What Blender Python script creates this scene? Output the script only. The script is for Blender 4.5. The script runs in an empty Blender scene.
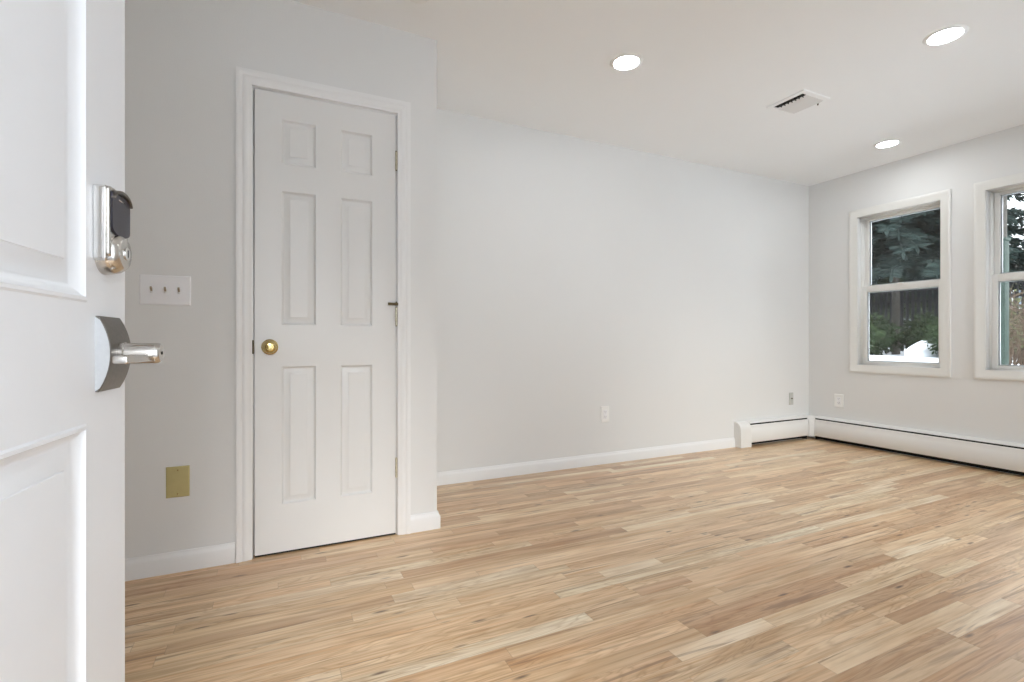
import bpy, bmesh, math, random
from mathutils import Vector, Matrix
random.seed(7)
C = bpy.context.scene.collection
S = bpy.context.scene
PI = math.pi

# ------------------------------------------------------------------ camera
cam = bpy.data.objects.new('camera', bpy.data.cameras.new('camera'))
C.objects.link(cam)
cam.data.sensor_width = 36.0
cam.data.lens = 498.0 / 1024.0 * 36.0
cam.data.clip_start = 0.02
cam.data.clip_end = 300
cam.location = (0, 0, 0.935)
cam.rotation_euler = (PI / 2, 0, -math.radians(25.6))
S.camera = cam

# ------------------------------------------------------------------ exposure, world
S.view_settings.view_transform = 'Standard'
S.view_settings.look = 'None'
S.view_settings.gamma = 1
S.view_settings.use_curve_mapping = False
S.view_settings.exposure = 0.0
S.cycles.max_bounces = 12
S.cycles.diffuse_bounces = 8
S.cycles.transparent_max_bounces = 12
S.cycles.sample_clamp_indirect = 6
S.cycles.use_denoising = True

SKY = 9.0
LAMP = 80.0
w = bpy.data.worlds.new('overcast_sky')
S.world = w
w.use_nodes = True
bg = w.node_tree.nodes['Background']
bg.inputs[0].default_value = (0.90, 0.95, 1.0, 1)
bg.inputs[1].default_value = SKY
# overcast sky: the zenith about three times as bright as the horizon
_n = w.node_tree.nodes; _l = w.node_tree.links
_tc = _n.new('ShaderNodeTexCoord'); _sx = _n.new('ShaderNodeSeparateXYZ')
_mr = _n.new('ShaderNodeMapRange'); _mr.inputs['To Min'].default_value = SKY/3; _mr.inputs['To Max'].default_value = SKY
_l.new(_tc.outputs['Generated'], _sx.inputs[0]); _l.new(_sx.outputs[2], _mr.inputs['Value']); _l.new(_mr.outputs[0], bg.inputs[1])

sun = bpy.data.lights.new('hazy_sun', 'SUN')
sun.energy = 2.1; sun.angle = math.radians(24); sun.color = (1.0, 0.985, 0.96)
sun_o = bpy.data.objects.new('hazy_sun', sun); C.objects.link(sun_o)
sun_o.rotation_euler = Vector((0.10, 0.93, -0.38)).to_track_quat('-Z', 'Y').to_euler()

def portal(name, loc, rot, sx, sy):
    d = bpy.data.lights.new(name, 'AREA')
    d.shape = 'RECTANGLE'; d.size = sx; d.size_y = sy
    d.cycles.is_portal = True
    o = bpy.data.objects.new(name, d); C.objects.link(o)
    o.location = loc; o.rotation_euler = rot
# sampling guides for the sky light in the openings (they give no light themselves)
portal('sky_portal_door', (0.16, -0.16, 1.02), (-PI/2 + PI, 0, 0), 0.9, 2.02)
for yc in (2.365, 1.478, 0.591):
    portal('sky_portal_window', (4.84, yc, 1.38), (0, PI/2, 0), 1.3, 0.6)
FWX = [(2.35, 2.97), (3.05, 3.67), (3.75, 4.37)]      # windows of the front wall
FZ0, FZ1 = 0.35, 2.20
for a_, b_ in FWX:
    portal('sky_portal_front', ((a_ + b_)/2, -0.165, 1.275), (PI/2, 0, 0), 0.60, 1.83)

# ------------------------------------------------------------------ materials
def M(name, col, rough=0.5, metal=0.0, spec=0.5, noise=None, bump=None, emit=None):
    m = bpy.data.materials.new(name); m.use_nodes = True
    nt = m.node_tree; b = nt.nodes['Principled BSDF']
    b.inputs['Base Color'].default_value = (*col, 1)
    b.inputs['Roughness'].default_value = rough
    b.inputs['Metallic'].default_value = metal
    b.inputs['Specular IOR Level'].default_value = spec
    if noise or bump:
        tc = nt.nodes.new('ShaderNodeTexCoord')
    if noise:                       # (scale, amount) small tonal variation of the thing's own colour
        n = nt.nodes.new('ShaderNodeTexNoise'); n.inputs['Scale'].default_value = noise[0]
        n.inputs['Detail'].default_value = 4
        nt.links.new(tc.outputs['Object'], n.inputs['Vector'])
        r = nt.nodes.new('ShaderNodeValToRGB')
        a = noise[1]
        r.color_ramp.elements[0].position = 0.3; r.color_ramp.elements[1].position = 0.7
        r.color_ramp.elements[0].color = (*[max(0, c * (1 - a)) for c in col], 1)
        r.color_ramp.elements[1].color = (*[min(1, c * (1 + a)) for c in col], 1)
        nt.links.new(n.outputs['Fac'], r.inputs['Fac'])
        nt.links.new(r.outputs['Color'], b.inputs['Base Color'])
    if bump:                        # (scale, distance)
        n = nt.nodes.new('ShaderNodeTexNoise'); n.inputs['Scale'].default_value = bump[0]
        n.inputs['Detail'].default_value = 3
        nt.links.new(tc.outputs['Object'], n.inputs['Vector'])
        bp = nt.nodes.new('ShaderNodeBump'); bp.inputs['Distance'].default_value = bump[1]
        bp.inputs['Strength'].default_value = 0.5
        nt.links.new(n.outputs['Fac'], bp.inputs['Height'])
        nt.links.new(bp.outputs['Normal'], b.inputs['Normal'])
    if emit:
        b.inputs['Emission Color'].default_value = (*emit[0], 1)
        b.inputs['Emission Strength'].default_value = emit[1]
    return m

wall_m = M('wall_paint', (0.748, 0.750, 0.744), 0.65, noise=(1.5, 0.008), bump=(220, 0.0006), spec=0.25)
ceil_m = M('ceiling_paint', (0.89, 0.905, 0.915), 0.8, noise=(1.5, 0.006), spec=0.15)
trim_m = M('trim_paint', (0.81, 0.812, 0.812), 0.35, noise=(3, 0.008))
cdoor_m = M('closet_door_paint', (0.755, 0.757, 0.75), 0.33, noise=(3, 0.01), bump=(60, 0.0004))
edoor_m = M('entry_door_paint', (0.70, 0.712, 0.735), 0.38, noise=(9, 0.012), bump=(40, 0.0006))
wframe_m = M('window_vinyl', (0.78, 0.775, 0.75), 0.4, noise=(3, 0.01))
heat_m = M('heater_enamel', (0.78, 0.775, 0.76), 0.35, noise=(4, 0.01))
dark_m = M('dark_gap', (0.012, 0.012, 0.012), 0.8, noise=(20, 0.2))
fin_m = M('dark_fins', (0.035, 0.033, 0.03), 0.6, noise=(40, 0.3))  # near-black fins of the heater and the vent
plate_m = M('plate_plastic', (0.84, 0.84, 0.86), 0.35, noise=(30, 0.01))
oplate_m = M('outlet_plastic', (0.86, 0.86, 0.85), 0.3, noise=(30, 0.01))
greyplate_m = M('jack_plate_plastic', (0.50, 0.50, 0.47), 0.4, noise=(30, 0.03))
brass_m = M('polished_brass', (0.56, 0.44, 0.20), 0.16, 1.0, noise=(40, 0.08))
brassplate_m = M('brushed_brass', (0.60, 0.53, 0.27), 0.42, 0.8, noise=(30, 0.03))
hinge_m = M('pale_brass', (0.62, 0.58, 0.46), 0.35, 0.8, noise=(60, 0.12))
bronze_m = M('aged_bronze', (0.12, 0.09, 0.05), 0.4, 0.9, noise=(90, 0.3))
nickel_m = M('satin_nickel', (0.58, 0.56, 0.53), 0.24, 1.0, noise=(60, 0.04))
nickel_dark = M('darkened_nickel', (0.17, 0.155, 0.14), 0.36, 1.0, noise=(200, 0.10))  # dark reflection on the lever plate's curve put into the colour
lit_side_m = M('lit_side_nickel', (0.52, 0.54, 0.56), 0.55, 0.5, noise=(200, 0.03))  # lighter nickel copy, the light on the plate's side painted in
chrome_m = M('bright_nickel', (0.80, 0.80, 0.79), 0.12, 1.0, noise=(60, 0.02))
screen_m = M('black_touchscreen', (0.022, 0.020, 0.030), 0.3, spec=0.3, noise=(50, 0.2))
steel_m = M('toggle_steel', (0.42, 0.36, 0.28), 0.3, 0.8, noise=(100, 0.1))
lamp_m = M('lit_diffuser', (0.9, 0.9, 0.9), 0.5, emit=((0.935, 0.975, 1.0), LAMP))
snow_m = M('snow', (0.83, 0.86, 0.90), 0.7, noise=(1.2, 0.06), bump=(6, 0.05))
bark_m = M('grey_bark', (0.085, 0.078, 0.066), 0.9, noise=(12, 0.35), bump=(25, 0.02))
needle_m = M('blue_green_needles', (0.029, 0.046, 0.041), 0.75, noise=(1.8, 0.55), spec=0.2)
needle2_m = M('green_needles', (0.042, 0.060, 0.028), 0.75, noise=(1.8, 0.5), spec=0.2)
hedge_m = M('hedge_leaves', (0.028, 0.046, 0.018), 0.7, noise=(4, 0.5), spec=0.25)
fence_m = M('dark_fence_boards', (0.030, 0.031, 0.036), 0.8, noise=(8, 0.3))
post_m = M('green_painted_wood', (0.022, 0.042, 0.031), 0.6, noise=(9, 0.2))
twig_m = M('bare_twigs', (0.085, 0.056, 0.036), 0.9, noise=(6, 0.4))
dleaf_m = M('dull_leaves', (0.07, 0.075, 0.03), 0.8, noise=(6, 0.4))
cable_m = M('black_cable', (0.02, 0.02, 0.022), 0.6, noise=(30, 0.2))
siding_m = M('slate_siding', (0.045, 0.05, 0.062), 0.7, noise=(3, 0.15))
roof_m = M('roof_shingle', (0.06, 0.055, 0.05), 0.9, noise=(10, 0.3))
pane_m = M('far_window_pane', (0.28, 0.34, 0.42), 0.1, noise=(2, 0.1))

def glass_material():
    m = bpy.data.materials.new('clear_glass'); m.use_nodes = True
    nt = m.node_tree; nt.nodes.clear()
    out = nt.nodes.new('ShaderNodeOutputMaterial')
    mix = nt.nodes.new('ShaderNodeMixShader')
    tr = nt.nodes.new('ShaderNodeBsdfTransparent'); tr.inputs[0].default_value = (0.80, 0.81, 0.81, 1)
    gl = nt.nodes.new('ShaderNodeBsdfGlossy'); gl.inputs['Roughness'].default_value = 0.02
    fr = nt.nodes.new('ShaderNodeFresnel'); fr.inputs['IOR'].default_value = 1.45
    nt.links.new(fr.outputs[0], mix.inputs[0]); nt.links.new(tr.outputs[0], mix.inputs[1])
    nt.links.new(gl.outputs[0], mix.inputs[2]); nt.links.new(mix.outputs[0], out.inputs[0])
    return m
glass_m = glass_material()

def floor_material():
    m = bpy.data.materials.new('oak_strip_floor'); m.use_nodes = True
    nt = m.node_tree; N = nt.nodes; L = nt.links
    b = N['Principled BSDF']
    def math_(op, a, b_=None, clamp=False):
        n = N.new('ShaderNodeMath'); n.operation = op; n.use_clamp = clamp
        for i, v in enumerate((a, b_)):
            if v is None: continue
            if isinstance(v, (int, float)): n.inputs[i].default_value = v
            else: L.new(v, n.inputs[i])
        return n.outputs[0]
    def mixc(fac, a, b_, mode='MIX'):
        n = N.new('ShaderNodeMix'); n.data_type = 'RGBA'; n.blend_type = mode
        for s, v in ((n.inputs[0], fac), (n.inputs[6], a), (n.inputs[7], b_)):
            if isinstance(v, (int, float)): s.default_value = v
            elif isinstance(v, tuple): s.default_value = (*v, 1)
            else: L.new(v, s)
        return n.outputs[2]
    def ramp(fac, stops, interp='LINEAR'):
        r = N.new('ShaderNodeValToRGB'); r.color_ramp.interpolation = interp
        e = r.color_ramp.elements
        while len(e) < len(stops): e.new(0.5)
        for i, (p, c) in enumerate(stops):
            e[i].position = p; e[i].color = (*c, 1) if len(c) == 3 else c
        L.new(fac, r.inputs[0]); return r.outputs[0]
    uv = N.new('ShaderNodeUVMap'); uv.uv_map = 'board_uv'
    at = N.new('ShaderNodeAttribute'); at.attribute_name = 'board_random'
    su = N.new('ShaderNodeSeparateXYZ'); L.new(uv.outputs[0], su.inputs[0])
    sr = N.new('ShaderNodeSeparateColor'); L.new(at.outputs['Color'], sr.inputs[0])
    u, v = su.outputs[0], su.outputs[1]
    r1, r2, r3 = sr.outputs[0], sr.outputs[1], sr.outputs[2]
    def coords(kx, ky):
        c = N.new('ShaderNodeCombineXYZ')
        L.new(math_('MULTIPLY', u, kx), c.inputs[0]); L.new(math_('MULTIPLY', v, ky), c.inputs[1])
        L.new(math_('MULTIPLY', r2, 97.0), c.inputs[2]); return c.outputs[0]
    def noise(vec, scale, detail=4, dist=0.0, rough=0.55):
        n = N.new('ShaderNodeTexNoise'); n.inputs['Scale'].default_value = scale
        n.inputs['Detail'].default_value = detail; n.inputs['Distortion'].default_value = dist
        n.inputs['Roughness'].default_value = rough
        L.new(vec, n.inputs['Vector']); return n.outputs['Fac']
    base = ramp(r1, [(0.0, (0.60, 0.400, 0.235)), (0.15, (0.69, 0.490, 0.305)), (0.40, (0.77, 0.565, 0.360)),
                     (0.65, (0.82, 0.625, 0.410)), (0.88, (0.86, 0.690, 0.480)), (1.0, (0.89, 0.80, 0.64))])
    # slow warm or pale drift inside a board
    drift = noise(coords(2.2, 14), 1.0, 3, 0.6)
    c = mixc(ramp(drift, [(0.36, (0, 0, 0)), (0.66, (1, 1, 1))]), base, mixc(1.0, base, (0.80, 0.70, 0.58), 'MULTIPLY'))
    # boards lean red or straw, and carry broad darker bands along their length
    c = mixc(1.0, c, ramp(r2, [(0.0, (1.02, 0.97, 0.92)), (0.5, (1, 1, 1)), (1.0, (0.98, 1.0, 0.98))]), 'MULTIPLY')
    band = noise(coords(0.9, 42), 1.0, 3, 1.0)
    c = mixc(0.60, c, ramp(band, [(0.34, (0.76, 0.66, 0.54)), (0.50, (1, 1, 1)), (0.70, (1.07, 1.08, 1.10))]), 'MULTIPLY')
    # fine long grain
    grain = noise(coords(4, 105), 1.0, 4, 0.3, 0.6)
    g = ramp(grain, [(0.33, (0.78, 0.72, 0.64)), (0.52, (0.98, 0.97, 0.96)), (0.75, (1.05, 1.05, 1.05))])
    c = mixc(0.9, c, g, 'MULTIPLY')
    # cathedral figure: contour lines of a smooth stretched noise
    fig = noise(coords(2.0, 17), 1.0, 1.5, 0.8)
    rings = math_('PINGPONG', math_('MULTIPLY', fig, 13.0), 0.5)
    rr = ramp(rings, [(0.0, (0.77, 0.70, 0.61)), (0.22, (0.96, 0.95, 0.93)), (0.5, (1, 1, 1))])
    c = mixc(math_('MULTIPLY', math_('GREATER_THAN', r3, 0.40), 0.85), c, rr, 'MULTIPLY')
    # dark mineral streaks
    st = noise(coords(1.6, 30), 1.0, 3, 1.2)
    sm = ramp(st, [(0.59, (0, 0, 0)), (0.69, (1, 1, 1))])
    c = mixc(math_('MULTIPLY', sm, 0.70), c, (0.26, 0.14, 0.068))
    # amber heart streaks
    am = ramp(noise(coords(1.1, 22), 1.3, 2, 0.9), [(0.56, (0, 0, 0)), (0.70, (1, 1, 1))])
    c = mixc(math_('MULTIPLY', am, 0.55), c, mixc(1.0, c, (0.86, 0.66, 0.42), 'MULTIPLY'))
    # knots
    vo = N.new('ShaderNodeTexVoronoi'); vo.inputs['Scale'].default_value = 1.0
    L.new(coords(4.2, 19.0), vo.inputs['Vector'])
    kd = ramp(vo.outputs['Distance'], [(0.05, (1, 1, 1)), (0.15, (0, 0, 0))])
    kk = math_('MULTIPLY', kd, math_('GREATER_THAN', r3, 0.42))
    c = mixc(math_('MULTIPLY', kk, 0.9), c, (0.12, 0.062, 0.03))
    # joints between boards (u is the distance to the nearer board end in metres, stored in a second map)
    uv2 = N.new('ShaderNodeUVMap'); uv2.uv_map = 'board_edge'
    se = N.new('ShaderNodeSeparateXYZ'); L.new(uv2.outputs[0], se.inputs[0])
    def edge(x, lo):
        d = math_('SUBTRACT', 0.5, math_('ABSOLUTE', math_('SUBTRACT', x, 0.5)))
        return math_('LESS_THAN', d, lo)
    e1 = edge(se.outputs[1], 0.014)
    L2 = math_('DIVIDE', 0.0012, math_('ADD', at.outputs['Alpha'], 0.0001))
    d2 = math_('SUBTRACT', 0.5, math_('ABSOLUTE', math_('SUBTRACT', se.outputs[0], 0.5)))
    e2 = math_('LESS_THAN', d2, L2)
    j = math_('MAXIMUM', e1, e2)
    c = mixc(math_('MULTIPLY', j, 0.28), c, (0.20, 0.115, 0.06))
    L.new(c, b.inputs['Base Color'])
    L.new(ramp(grain, [(0.3, (0.40,) * 3), (0.7, (0.32,) * 3)]), b.inputs['Roughness'])
    b.inputs['Specular IOR Level'].default_value = 0.5
    b.inputs['Coat Weight'].default_value = 0.6; b.inputs['Coat Roughness'].default_value = 0.42
    bp = N.new('ShaderNodeBump'); bp.inputs['Strength'].default_value = 0.25; bp.inputs['Distance'].default_value = 0.0012
    L.new(math_('SUBTRACT', grain, j), bp.inputs['Height']); L.new(bp.outputs[0], b.inputs['Normal'])
    return m
floor_m = floor_material()

# ------------------------------------------------------------------ mesh helpers
def NB(): return bmesh.new()
def box(bm, x0, x1, y0, y1, z0, z1):
    v = [bm.verts.new(p) for p in ((x0,y0,z0),(x1,y0,z0),(x1,y1,z0),(x0,y1,z0),(x0,y0,z1),(x1,y0,z1),(x1,y1,z1),(x0,y1,z1))]
    for f in ((0,3,2,1),(4,5,6,7),(0,1,5,4),(1,2,6,5),(2,3,7,6),(3,0,4,7)): bm.faces.new([v[i] for i in f])
    return bm
def prism(bm, poly, a0, a1, axis='x'):
    """poly = list of 2-D points; axis x: (y,z), axis y: (x,z), axis z: (x,y)"""
    def P(p, a): return {'x': (a, p[0], p[1]), 'y': (p[0], a, p[1]), 'z': (p[0], p[1], a)}[axis]
    A = [bm.verts.new(P(p, a0)) for p in poly]; B = [bm.verts.new(P(p, a1)) for p in poly]
    n = len(poly)
    for i in range(n): bm.faces.new((A[i], A[(i+1) % n], B[(i+1) % n], B[i]))
    bm.faces.new(A[::-1]); bm.faces.new(B)
    bmesh.ops.recalc_face_normals(bm, faces=bm.faces[:])
    return bm
def lathe(bm, prof, n=32, axis=(0, 0, 1), org=(0, 0, 0)):
    """prof = [(radius, along axis)]"""
    q = Vector((0, 0, 1)).rotation_difference(Vector(axis)); org = Vector(org)
    rings = []
    for r, a in prof:
        if r < 1e-6: rings.append([bm.verts.new(org + q @ Vector((0, 0, a)))])
        else: rings.append([bm.verts.new(org + q @ Vector((r*math.cos(2*PI*i/n), r*math.sin(2*PI*i/n), a))) for i in range(n)])
    for A, B in zip(rings, rings[1:]):
        for i in range(n):
            j = (i+1) % n
            if len(A) == 1 and len(B) == 1: continue
            if len(A) == 1: bm.faces.new((A[0], B[j], B[i]))
            elif len(B) == 1: bm.faces.new((A[i], A[j], B[0]))
            else: bm.faces.new((A[i], A[j], B[j], B[i]))
    bmesh.ops.recalc_face_normals(bm, faces=bm.faces[:])
    return bm
def tube(bm, pts, rad, n=8, caps=True):
    pts = [Vector(p) for p in pts]
    if not isinstance(rad, (list, tuple)): rad = [rad] * len(pts)
    rings = []; up = Vector((0.13, 0.31, 0.94)).normalized()
    for i, p in enumerate(pts):
        t = (pts[min(i+1, len(pts)-1)] - pts[max(i-1, 0)]).normalized()
        a = t.cross(up)
        if a.length < 0.05: a = t.cross(Vector((1, 0, 0)))
        a.normalize(); b = t.cross(a)
        rings.append([bm.verts.new(p + (a*math.cos(2*PI*k/n) + b*math.sin(2*PI*k/n))*rad[i]) for k in range(n)])
    for A, B in zip(rings, rings[1:]):
        for k in range(n): bm.faces.new((A[k], A[(k+1) % n], B[(k+1) % n], B[k]))
    if caps: bm.faces.new(rings[0][::-1]); bm.faces.new(rings[-1])
    return bm
def obj(name, bm, mat, parent=None, bevel=0, seg=2, smooth=True, loc=None):
    me = bpy.data.meshes.new(name)
    if smooth:
        for f in bm.faces: f.smooth = True
        for e in bm.edges:
            if len(e.link_faces) == 2 and e.calc_face_angle(0) > math.radians(38): e.smooth = False
    bm.to_mesh(me); bm.free()
    me.materials.append(mat)
    o = bpy.data.objects.new(name, me); C.objects.link(o)
    if parent: o.parent = parent
    if loc: o.location = loc
    if bevel:
        md = o.modifiers.new('bevel', 'BEVEL'); md.width = bevel; md.segments = seg; md.limit_method = 'ANGLE'
    return o
def empty(name, loc=(0, 0, 0), rz=0):
    o = bpy.data.objects.new(name, None); C.objects.link(o)
    o.empty_display_size = 0.05; o.location = loc; o.rotation_euler = (0, 0, rz); return o
def tag(o, label, cat, group=None, kind=None):
    o['label'] = label; o['category'] = cat
    if group: o['group'] = group
    if kind: o['kind'] = kind
    return o
def copy_tree(o, parent=None):
    c = o.copy(); C.objects.link(c); c.parent = parent
    for ch in o.children: copy_tree(ch, c)
    return c

# ------------------------------------------------------------------ room dimensions (metres)
H = 2.44
YB = 3.12           # back wall face
YC = 2.41           # closet wall face
XC = 0.738          # outer corner of the closet
XW = 4.696          # window wall face
XL = -0.95          # left wall
YF = -0.02          # front wall face (entry doorway behind the camera)
WT = 0.15

# ------------------------------------------------------------------ floor
def build_floor():
    bm = NB()
    uv = bm.loops.layers.uv.new('board_uv'); uv2 = bm.loops.layers.uv.new('board_edge')
    ca = bm.loops.layers.float_color.new('board_random')
    bw = 0.0575
    y = YF - WT
    rnd = random.Random(21)
    while y < YB + 0.03:
        x = XL - rnd.uniform(0.0, 0.9)
        while x < XW + 0.05:
            ln = rnd.choice((0.28, 0.4, 0.5, 0.65, 0.8, 1.0, 1.2)) * rnd.uniform(0.85, 1.15)
            x0, x1 = max(x, XL - 0.05), min(x + ln, XW + 0.08)
            if x1 > x0:
                y1 = y + bw
                vs = [bm.verts.new((x0, y, 0)), bm.verts.new((x1, y, 0)), bm.verts.new((x1, y1, 0)), bm.verts.new((x0, y1, 0))]
                f = bm.faces.new(vs)
                r = (rnd.random(), rnd.random(), rnd.random(), x1 - x0)
                for lp, (a, b, ea, eb) in zip(f.loops, ((x0, 0, 0, 0), (x1, 0, 1, 0), (x1, bw, 1, 1), (x0, bw, 0, 1))):
                    lp[uv].uv = (a, b); lp[uv2].uv = (ea, eb); lp[ca] = r
            x += ln
        y += bw
    # slab under the boards
    box(bm, XL - 0.05, XW + 0.08, YF - WT, YB + 0.03, -0.12, -0.004)
    bmesh.ops.remove_doubles(bm, verts=bm.verts[:], dist=1e-6)
    o = obj('floor', bm, floor_m, smooth=False)
    tag(o, 'light oak strip floor with knots and brown streaks', 'floor', kind='structure')
build_floor()

# ------------------------------------------------------------------ ceiling and walls
bm = NB(); box(bm, XL - WT, XW + WT, YF - WT, YB + WT, H, H + 0.12)
tag(obj('ceiling', bm, ceil_m, smooth=False), 'plain white painted ceiling', 'ceiling', kind='structure')

bm = NB(); box(bm, XL - WT, XW + WT, YB, YB + WT, -0.1, H)
tag(obj('wall_back', bm, wall_m, smooth=False), 'long plain off-white wall opposite the camera', 'wall', kind='structure')
bm = NB(); box(bm, XL - WT, XL, YF, YB, -0.1, H)
tag(obj('wall_left', bm, wall_m, smooth=False), 'off-white wall behind the open entry door', 'wall', kind='structure')

# closet walls, with a doorway in the front one
DX0, DX1, DZ1 = -0.0785, 0.5365, 2.0275      # jamb opening
JT = 0.018
bm = NB()
def wall_with_holes(bm, axis, a0, a1, b0, b1, z0, z1, holes):
    """solid wall slab along an axis with rectangular holes [(a0,a1,z0,z1)] - built as one sheet of cells, extruded"""
    As = sorted({a0, a1, *[h[0] for h in holes], *[h[1] for h in holes]})
    Zs = sorted({z0, z1, *[h[2] for h in holes], *[h[3] for h in holes]})
    def solid(i, k):
        if i < 0 or k < 0 or i >= len(As)-1 or k >= len(Zs)-1: return False
        ac = (As[i]+As[i+1])/2; zc = (Zs[k]+Zs[k+1])/2
        return not any(h[0] < ac < h[1] and h[2] < zc < h[3] for h in holes)
    V = {}
    def vert(i, k, s):
        key = (i, k, s)
        if key not in V:
            b = (b0, b1)[s]
            V[key] = bm.verts.new((As[i], b, Zs[k]) if axis == 'x' else (b, As[i], Zs[k]))
        return V[key]
    for i in range(len(As)-1):
        for k in range(len(Zs)-1):
            if not solid(i, k): continue
            for s in (0, 1):
                bm.faces.new([vert(i, k, s), vert(i+1, k, s), vert(i+1, k+1, s), vert(i, k+1, s)])
            for (di, dk, e) in ((-1, 0, ((i, k), (i, k+1))), (1, 0, ((i+1, k), (i+1, k+1))), (0, -1, ((i, k), (i+1, k))), (0, 1, ((i, k+1), (i+1, k+1)))):
                if not solid(i+di, k+dk):
                    (p, q), (r, t) = e
                    bm.faces.new([vert(p, q, 0), vert(r, t, 0), vert(r, t, 1), vert(p, q, 1)])
    bmesh.ops.recalc_face_normals(bm, faces=bm.faces[:])
wall_with_holes(bm, 'x', XL, XC, YC, YC + 0.115, 0, H, [(DX0 - JT, DX1 + JT, -0.0, DZ1 + JT)])
box(bm, XC - 0.115, XC, YC + 0.115, YB, 0, H)
tag(obj('wall_closet', bm, wall_m, smooth=False), 'grey-white wall around the closed closet door, with light switches', 'wall', kind='structure')

# front wall with the entry doorway the camera stands in
bm = NB()
wall_with_holes(bm, 'x', XL - WT, XW + WT, YF - WT, YF, -0.1, H, [(-0.302, 0.622, -0.02, 2.05)] + [(a, b, FZ0, FZ1) for a, b in FWX])
tag(obj('wall_front', bm, wall_m, smooth=False), 'front wall with the entry doorway, behind the camera', 'wall', kind='structure')

# window wall
WY = [(2.057, 2.672), (1.170, 1.785), (0.283, 0.898)]
WZ0, WZ1 = 0.722, 2.036
bm = NB()
wall_with_holes(bm, 'y', YF, YB, XW, XW + WT, -0.1, H, [(a, b, WZ0, WZ1) for a, b in WY])
tag(obj('wall_right', bm, wall_m, smooth=False), 'off-white wall with the windows above a long baseboard heater', 'wall', kind='structure')

# ------------------------------------------------------------------ baseboards
BBP = [(0, 0), (0.014, 0), (0.014, 0.060), (0.011, 0.068), (0.0075, 0.073), (0.006, 0.083), (0, 0.083)]
def baseboard_x(name, x0, x1, y, label):
    bm = NB(); prism(bm, [(y - d, z) for d, z in BBP], x0, x1, 'x')
    return tag(obj(name, bm, trim_m), label, 'baseboard', kind='structure')
baseboard_x('baseboard_left', XL, DX0 - 0.066, YC, 'white baseboard left of the closet door')
baseboard_x('baseboard_back', XC, 3.683, YB, 'long white baseboard on the back wall')
bm = NB()      # short piece right of the closet door, wrapped round the corner (mitred)
prof = BBP
A = [bm.verts.new((DX1 + 0.058, YC - d, z)) for d, z in prof]
B = [bm.verts.new((XC + d, YC - d, z)) for d, z in prof]
D = [bm.verts.new((XC + d, YB, z)) for d, z in prof]
n = len(prof)
for P, Q in ((A, B), (B, D)):
    for i in range(n): bm.faces.new((P[i], P[(i+1) % n], Q[(i+1) % n], Q[i]))
bm.faces.new(A[::-1]); bm.faces.new(D)
bmesh.ops.recalc_face_normals(bm, faces=bm.faces[:])
tag(obj('baseboard_closet', bm, trim_m), 'short white baseboard wrapping the closet corner', 'baseboard', kind='structure')

# ------------------------------------------------------------------ six-panel doors
def panel_face(bm, W, Hh, cols, rows, prof, y=0.0):
    """face in the XZ plane looking to -y, with raised panels; prof = [(inset, depth inwards)]"""
    xs = sorted({0, W, *[c for p in cols for c in p]}); zs = sorted({0, Hh, *[c for p in rows for c in p]})
    for i in range(len(xs)-1):
        for k in range(len(zs)-1):
            x0, x1, z0, z1 = xs[i], xs[i+1], zs[k], zs[k+1]
            if (x0, x1) in cols and (z0, z1) in rows:
                prev = None
                for ins, dep in prof:
                    ring = [bm.verts.new((a, y + dep, b)) for a, b in ((x0+ins, z0+ins), (x1-ins, z0+ins), (x1-ins, z1-ins), (x0+ins, z1-ins))]
                    if prev:
                        for t in range(4): bm.faces.new((prev[t], prev[(t+1) % 4], ring[(t+1) % 4], ring[t]))
                    prev = ring
                bm.faces.new(prev)
            else:
                bm.faces.new([bm.verts.new(p) for p in ((x0, y, z0), (x1, y, z0), (x1, y, z1), (x0, y, z1))])
def door_slab(W, Hh, T, cols, rows, prof):
    bm = NB()
    panel_face(bm, W, Hh, cols, rows, prof, 0.0)
    panel_face(bm, W, Hh, cols, rows, [(i, -d) for i, d in prof], T)
    for f in bm.faces:
        pass
    xs = sorted({0, W, *[c for p in cols for c in p]}); zs = sorted({0, Hh, *[c for p in rows for c in p]})
    for a, b in zip(zs, zs[1:]):
        for x in (0, W): bm.faces.new([bm.verts.new(p) for p in ((x, 0, a), (x, T, a), (x, T, b), (x, 0, b))])
    for a, b in zip(xs, xs[1:]):
        for z in (0, Hh): bm.faces.new([bm.verts.new(p) for p in ((a, 0, z), (b, 0, z), (b, T, z), (a, T, z))])
    bmesh.ops.remove_doubles(bm, verts=bm.verts[:], dist=1e-5)
    bmesh.ops.recalc_face_normals(bm, faces=bm.faces[:])
    return bm

# closet door ---------------------------------------------------------------
cd = empty('door_2', (DX0 + 0.006, YC + 0.002, 0.009))
tag(cd, 'closed white six-panel closet door with a brass knob', 'door', kind='structure')
CW, CH = 0.605, 2.0135
obj('door_slab', door_slab(CW, CH, 0.035, [(0.103, 0.248), (0.350, 0.497)],
    [(0.206, 0.815), (0.995, 1.588), (1.706, 1.902)],
    [(0, 0), (0.002, 0.0006), (0.008, 0.0105), (0.0115, 0.0125), (0.014, 0.0125), (0.036, 0.0020), (0.0365, 0.0004)]), cdoor_m, cd)
bm = NB(); box(bm, 0.001, CW - 0.001, 0.002, 0.030, -0.0075, 0.0); obj('gap_shade', bm, dark_m, cd)  # dark strip painting in the shade of the gap under the door
k = empty('door_knob', (0.0585, 0, 0.900)); k.parent = cd
bm = NB(); lathe(bm, [(0, 0), (0.033, 0), (0.0335, 0.003), (0.030, 0.006), (0.023, 0.008), (0.021, 0.0105), (0.014, 0.012)], 40, (0, -1, 0))
obj('rose', bm, brass_m, k)
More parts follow.
